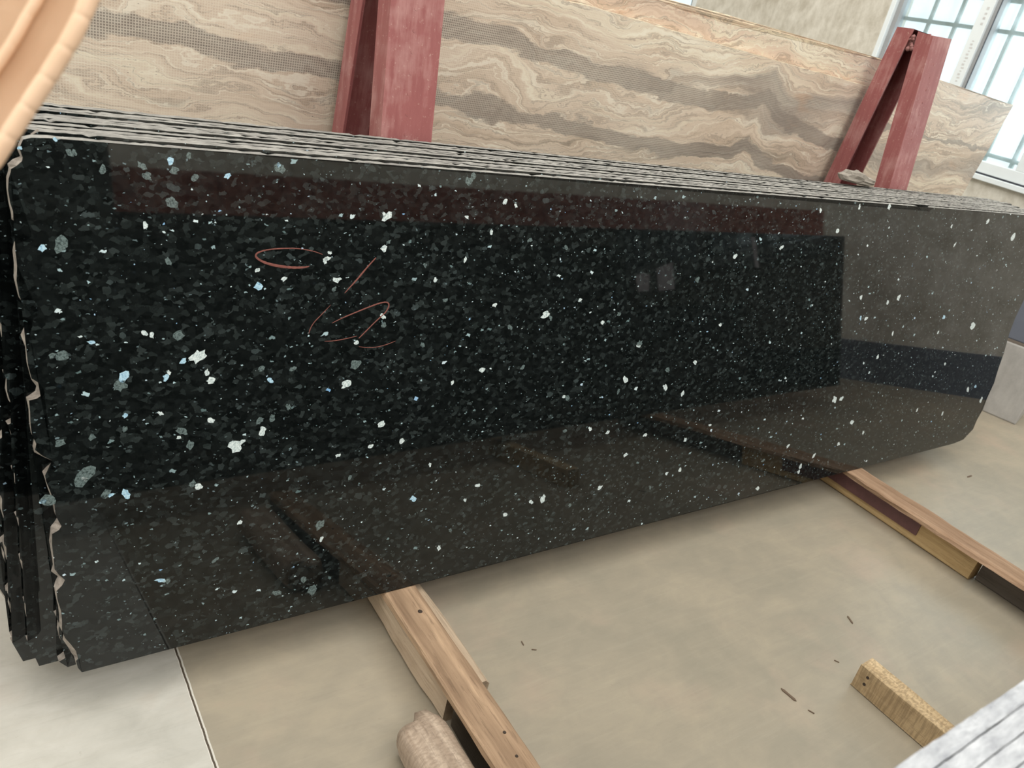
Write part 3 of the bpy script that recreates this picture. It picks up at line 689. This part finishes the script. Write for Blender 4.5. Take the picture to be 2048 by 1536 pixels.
# hewn log end at the bottom of the picture
rnd = random.Random(12); bm = bmesh.new(); N = 22; K = 20; rows = []
for i in range(N + 1):
    f = i / N; y = .985 - f * .52; row = []
    shr = 1 - .30 * max(0, 1 - f * 9) ** 2
    for j in range(K):
        t_ = 2 * math.pi * j / K
        cx_ = math.copysign(abs(math.cos(t_)) ** .62, math.cos(t_)); sz_ = math.copysign(abs(math.sin(t_)) ** .75, math.sin(t_))
        rr = 1 + .035 * math.sin(3 * t_ + f * 7) + rnd.uniform(-.015, .015)
        row.append(bm.verts.new((.742 + (.058 * cx_ * rr) * shr + .012 * f, y + (rnd.uniform(-.006, .006) + .03 * (cx_ < -.2) * -1 if i == 0 else 0), max(.001, .050 + .049 * sz_ * rr * shr))))
    rows.append(row)
for a, c_ in zip(rows, rows[1:]):
    for j in range(K): bm.faces.new((a[j], a[(j + 1) % K], c_[(j + 1) % K], c_[j]))
bm.faces.new(rows[0][::-1]); bm.faces.new(rows[-1])
W_LOG = wood_mat('greyish hewn log wood', (.34, .25, .18), (.60, .48, .37), 1, 8, .30)
tag(mk('hewn_log', bm, W_LOG, smooth=True), 'thick pale hewn log lying left of the tan plank at the bottom', 'log')
# hidden-side bearers under the brown slabs
timber('timber_beam', 1.15, 1.24, 2.12, 2.62, .001, .1195, W_PALE, 'timber bearing the left part of the brown slabs', seed=21)
timber('timber_beam', 2.70, 2.79, 2.12, 2.62, .001, .1195, W_PALE, 'timber bearing the middle of the brown slabs', seed=22)
timber('timber_beam', 4.05, 4.14, 2.12, 2.62, .001, .1195, W_PALE, 'timber bearing the right end of the brown slabs', seed=23)

# ------------------------------------------------------------------ near stack, white-edged slabs in the lower right corner
TN = math.radians(4.4)
PALE_PATCH = plain('pale stand-in patch', (.62, .58, .62), .8, .2)
near_lab = ['white-edged slab of the lower right stack, the one nearest the dark slabs', 'white-edged slab, second in from the floor side of the corner stack', 'white-edged slab, third in from the floor side of the corner stack', 'white-edged slab, fourth in, cut off by the bottom right corner']
for k in range(7):
    rnd = random.Random(300 + k)
    s_top = (1.05 - .1205) / math.cos(TN)
    T = top_edge(.01 * k, 4.55, s_top, rnd, .010, .0016)
    bm = bmesh.new(); slab_mesh(bm, [(.01 * k, 0), (4.55, 0)] + T[::-1], .0146)
    y = .1965 - k * .0156
    o = mk('white_edged_slab', bm, [NEARFACE, WHITE_EDGE], loc=(0, y - .0146, .1205), rot=(TN, 0, 0))
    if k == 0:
        # pale patches added to stand in for bright shapes mirrored by the front slab
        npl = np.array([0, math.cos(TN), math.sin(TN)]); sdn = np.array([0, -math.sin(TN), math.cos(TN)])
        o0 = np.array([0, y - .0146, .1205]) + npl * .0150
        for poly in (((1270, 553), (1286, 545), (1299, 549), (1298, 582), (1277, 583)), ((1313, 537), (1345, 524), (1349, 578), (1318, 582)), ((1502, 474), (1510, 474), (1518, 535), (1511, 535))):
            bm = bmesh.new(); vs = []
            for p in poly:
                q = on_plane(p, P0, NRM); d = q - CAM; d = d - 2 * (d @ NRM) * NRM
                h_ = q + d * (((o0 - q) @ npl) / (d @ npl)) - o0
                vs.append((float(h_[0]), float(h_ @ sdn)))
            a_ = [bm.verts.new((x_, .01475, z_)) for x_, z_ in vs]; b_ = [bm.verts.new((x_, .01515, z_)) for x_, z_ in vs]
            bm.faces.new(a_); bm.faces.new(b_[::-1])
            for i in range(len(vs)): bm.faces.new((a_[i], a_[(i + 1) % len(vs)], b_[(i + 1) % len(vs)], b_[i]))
            mk('pale_patch', bm, PALE_PATCH, o)['label'] = 'pale patch standing in for a mirrored bright shape'
    lab = near_lab[k] if k < 4 else 'white-edged slab at the hidden back of the corner stack'
    tag(o, lab, 'stone slab', 'white-edged slabs stacked in the corner')

# reddish slab leaning behind the white-edged stack (seen mirrored in the front dark slab)
tm = math.radians(5); L_m = (1.232 - .002) / math.cos(tm)
bm = bmesh.new(); slab_mesh(bm, [(.12, 0), (5.25, 0)] + top_edge(.12, 5.25, L_m, random.Random(77), .03, .002)[::-1], .02)
t_ = NT('reddish brown granite'); v_ = t_.vor(t_.coords(), 70); sp_ = t_.new('ShaderNodeSeparateColor'); t_.link(v_.outputs['Color'], sp_.inputs[0])
tag(mk('red_granite_slab', bm, [t_.fin(t_.ramp(sp_.outputs[0], [(0, (.20, .05, .04)), (.6, (.42, .13, .10)), (1, (.55, .26, .20))]), .15, .4), SAWN], loc=(0, -.42, .002), rot=(tm, 0, 0)), 'reddish brown slab, a dim mirrored band along the front slab top', 'stone slab')
bm = bmesh.new(); slab_mesh(bm, [(-1.1, 0), (.555, 0)] + top_edge(-1.1, .555, 1.52, random.Random(78), .03, .002)[::-1], .02)  # unseen slab added so the front slab's top left mirrors dark
tag(mk('added_dark_slab', bm, [NEARFACE, SAWN], loc=(0, -.385, .002), rot=(tm, 0, 0)), 'tall dark slab added unseen, mirrored as the dark top left of the front slab', 'stone slab')

# ------------------------------------------------------------------ wood splinters on the floor
SPL = plain('dark splinter wood', (.16, .11, .075), .85)
for (px, L_, a_, lab) in (((1700, 1240), .035, 55, 'dark wood splinter on the floor right of the centre, beyond the wooden block'), ((1577, 1390), .05, 40, 'longest dark splinter on the floor left of the wooden block'), ((1622, 1424), .018, 30, 'small dark splinter between the longest splinter and the wooden block'), ((1939, 953), .045, -20, 'dark splinter on the floor at the far right, past the orange plank'), ((1673, 1323), .015, 25, 'tiny dark splinter just left of the wooden block end'), ((1068, 1300), .014, 5, 'tiny reddish splinter on the floor right of the tan plank'), ((1045, 1287), .016, 60, 'thin curved splinter on the floor next to the tan plank')):
    p = on_z(px, .0004); bm = bmesh.new(); n = 8; vs = []
    for i in range(n):
        t_ = 2 * math.pi * i / n; vs.append(bm.verts.new((L_ / 2 * math.cos(t_), L_ * .09 * math.sin(t_) * (1.3 if i % 2 else .8), 0)))
    f = bm.faces.new(vs); r_ = bmesh.ops.extrude_face_region(bm, geom=[f])
    for v in r_['geom']:
        if isinstance(v, bmesh.types.BMVert): v.co.z += .0022
    dirv = C2W @ np.array([math.cos(math.radians(-a_)), math.sin(math.radians(-a_)), 0])
    q = on_z((px[0] + 10 * math.cos(math.radians(a_)), px[1] + 10 * math.sin(math.radians(a_))), 0) - on_z(px, 0)
    tag(mk('wood_splinter', bm, SPL, loc=(float(p[0]), float(p[1]), .0004), rot=(0, 0, math.atan2(q[1], q[0]))), lab, 'splinter')

# ------------------------------------------------------------------ peach-coloured curved panel close to the camera
def peach_mat():
    t = NT('peach tan glazed cane'); v = t.coords(); a = t.noise(v, 22, 3, .5); b = t.noise(v, 7, 2)
    col = t.mix(a.outputs[0], (.72, .46, .28), (.86, .62, .42))
    col = t.mix(t.math('MULTIPLY', b.outputs[0], .4), col, (.80, .58, .43))
    t.fin(col, .45, .4); return t.m
PEACH = peach_mat()
DN = .46
def near_pt(px, d): return Vector((CAM + ray(px) * (d / F_PX)).tolist())
rim_px = [(262, -190), (232, -120), (205, -60), (178, 0), (152, 58), (121, 112), (86, 168), (54, 216), (20, 268), (-22, 332), (-80, 405), (-150, 480)]
rid_px = [(150, -190), (122, -120), (100, -60), (74, 0), (55, 32), (32, 74), (8, 112), (-18, 150), (-50, 195), (-90, 245), (-140, 300), (-200, 360)]
def cat(P, k=8):
    out = []
    for i in range(len(P) - 1):
        p0, p1, p2, p3 = P[max(i - 1, 0)], P[i], P[i + 1], P[min(i + 2, len(P) - 1)]
        for q in range(k):
            t = q / k; out.append(.5 * ((2 * p1) + (-p0 + p2) * t + (2 * p0 - 5 * p1 + 4 * p2 - p3) * t * t + (-p0 + 3 * p1 - 3 * p2 + p3) * t ** 3))
    return out + [P[-1]]
rimP = cat([near_pt(p, DN) for p in rim_px], 24); ridP = cat([near_pt(p, DN + .012) for p in rid_px], 24)
viewd = Vector((C2W @ np.array([0, 0, -1.])).tolist())
def tube(P, r0, lob=0.0, every=.0205, n=14):
    bm = bmesh.new(); rows = []; s = 0
    for i, p in enumerate(P):
        if i: s += (P[i] - P[i - 1]).length
        d = (P[min(i + 1, len(P) - 1)] - P[max(i - 1, 0)]).normalized(); u = d.cross(viewd).normalized(); v_ = d.cross(u)
        r = r0 * (1 - lob * math.exp(-(((s % every) - every / 2) / .0016) ** 2))
        rows.append([bm.verts.new(p + r * (math.cos(2 * math.pi * j / n) * u + math.sin(2 * math.pi * j / n) * v_)) for j in range(n)])
    for a, b in zip(rows, rows[1:]):
        for j in range(n): bm.faces.new((a[j], a[(j + 1) % n], b[(j + 1) % n], b[j]))
    bm.faces.new(rows[0][::-1]); bm.faces.new(rows[-1]); return bm
org = rimP[len(rimP) // 2].copy()
pe = empty('cane_panel', tuple(org)); tag(pe, 'blurred peach tan curved panel with rounded ribs, cut off by the top left corner', 'curved panel')
def rel(bm):
    for v in bm.verts: v.co -= org
    return bm
mk('rim', rel(tube(rimP, .0052, .08)), PEACH, pe, smooth=True)
mk('rib', rel(tube(ridP, .0034, .05)), PEACH, pe, smooth=True)
bm = bmesh.new(); rows = []
for i in range(len(rimP)):
    a, b = rimP[i], ridP[i]; row = []
    for f in (0, .15, .35, .55, .75, .9, 1, 1.2, 1.6, 2.2, 3.0, 4.0):
        p = a + (b - a) * f + viewd * (.003 + .006 * math.sin(math.pi * min(f, 1)) + (.002 * (f - 1) ** 2 if f > 1 else 0))
        row.append(bm.verts.new(p - org))
    rows.append(row)
for a, b in zip(rows, rows[1:]):
    for j in range(len(a) - 1): bm.faces.new((a[j], a[j + 1], b[j + 1], b[j]))
r_ = bmesh.ops.solidify(bm, geom=list(bm.faces), thickness=.003)
mk('panel', bm, PEACH, pe, smooth=True)
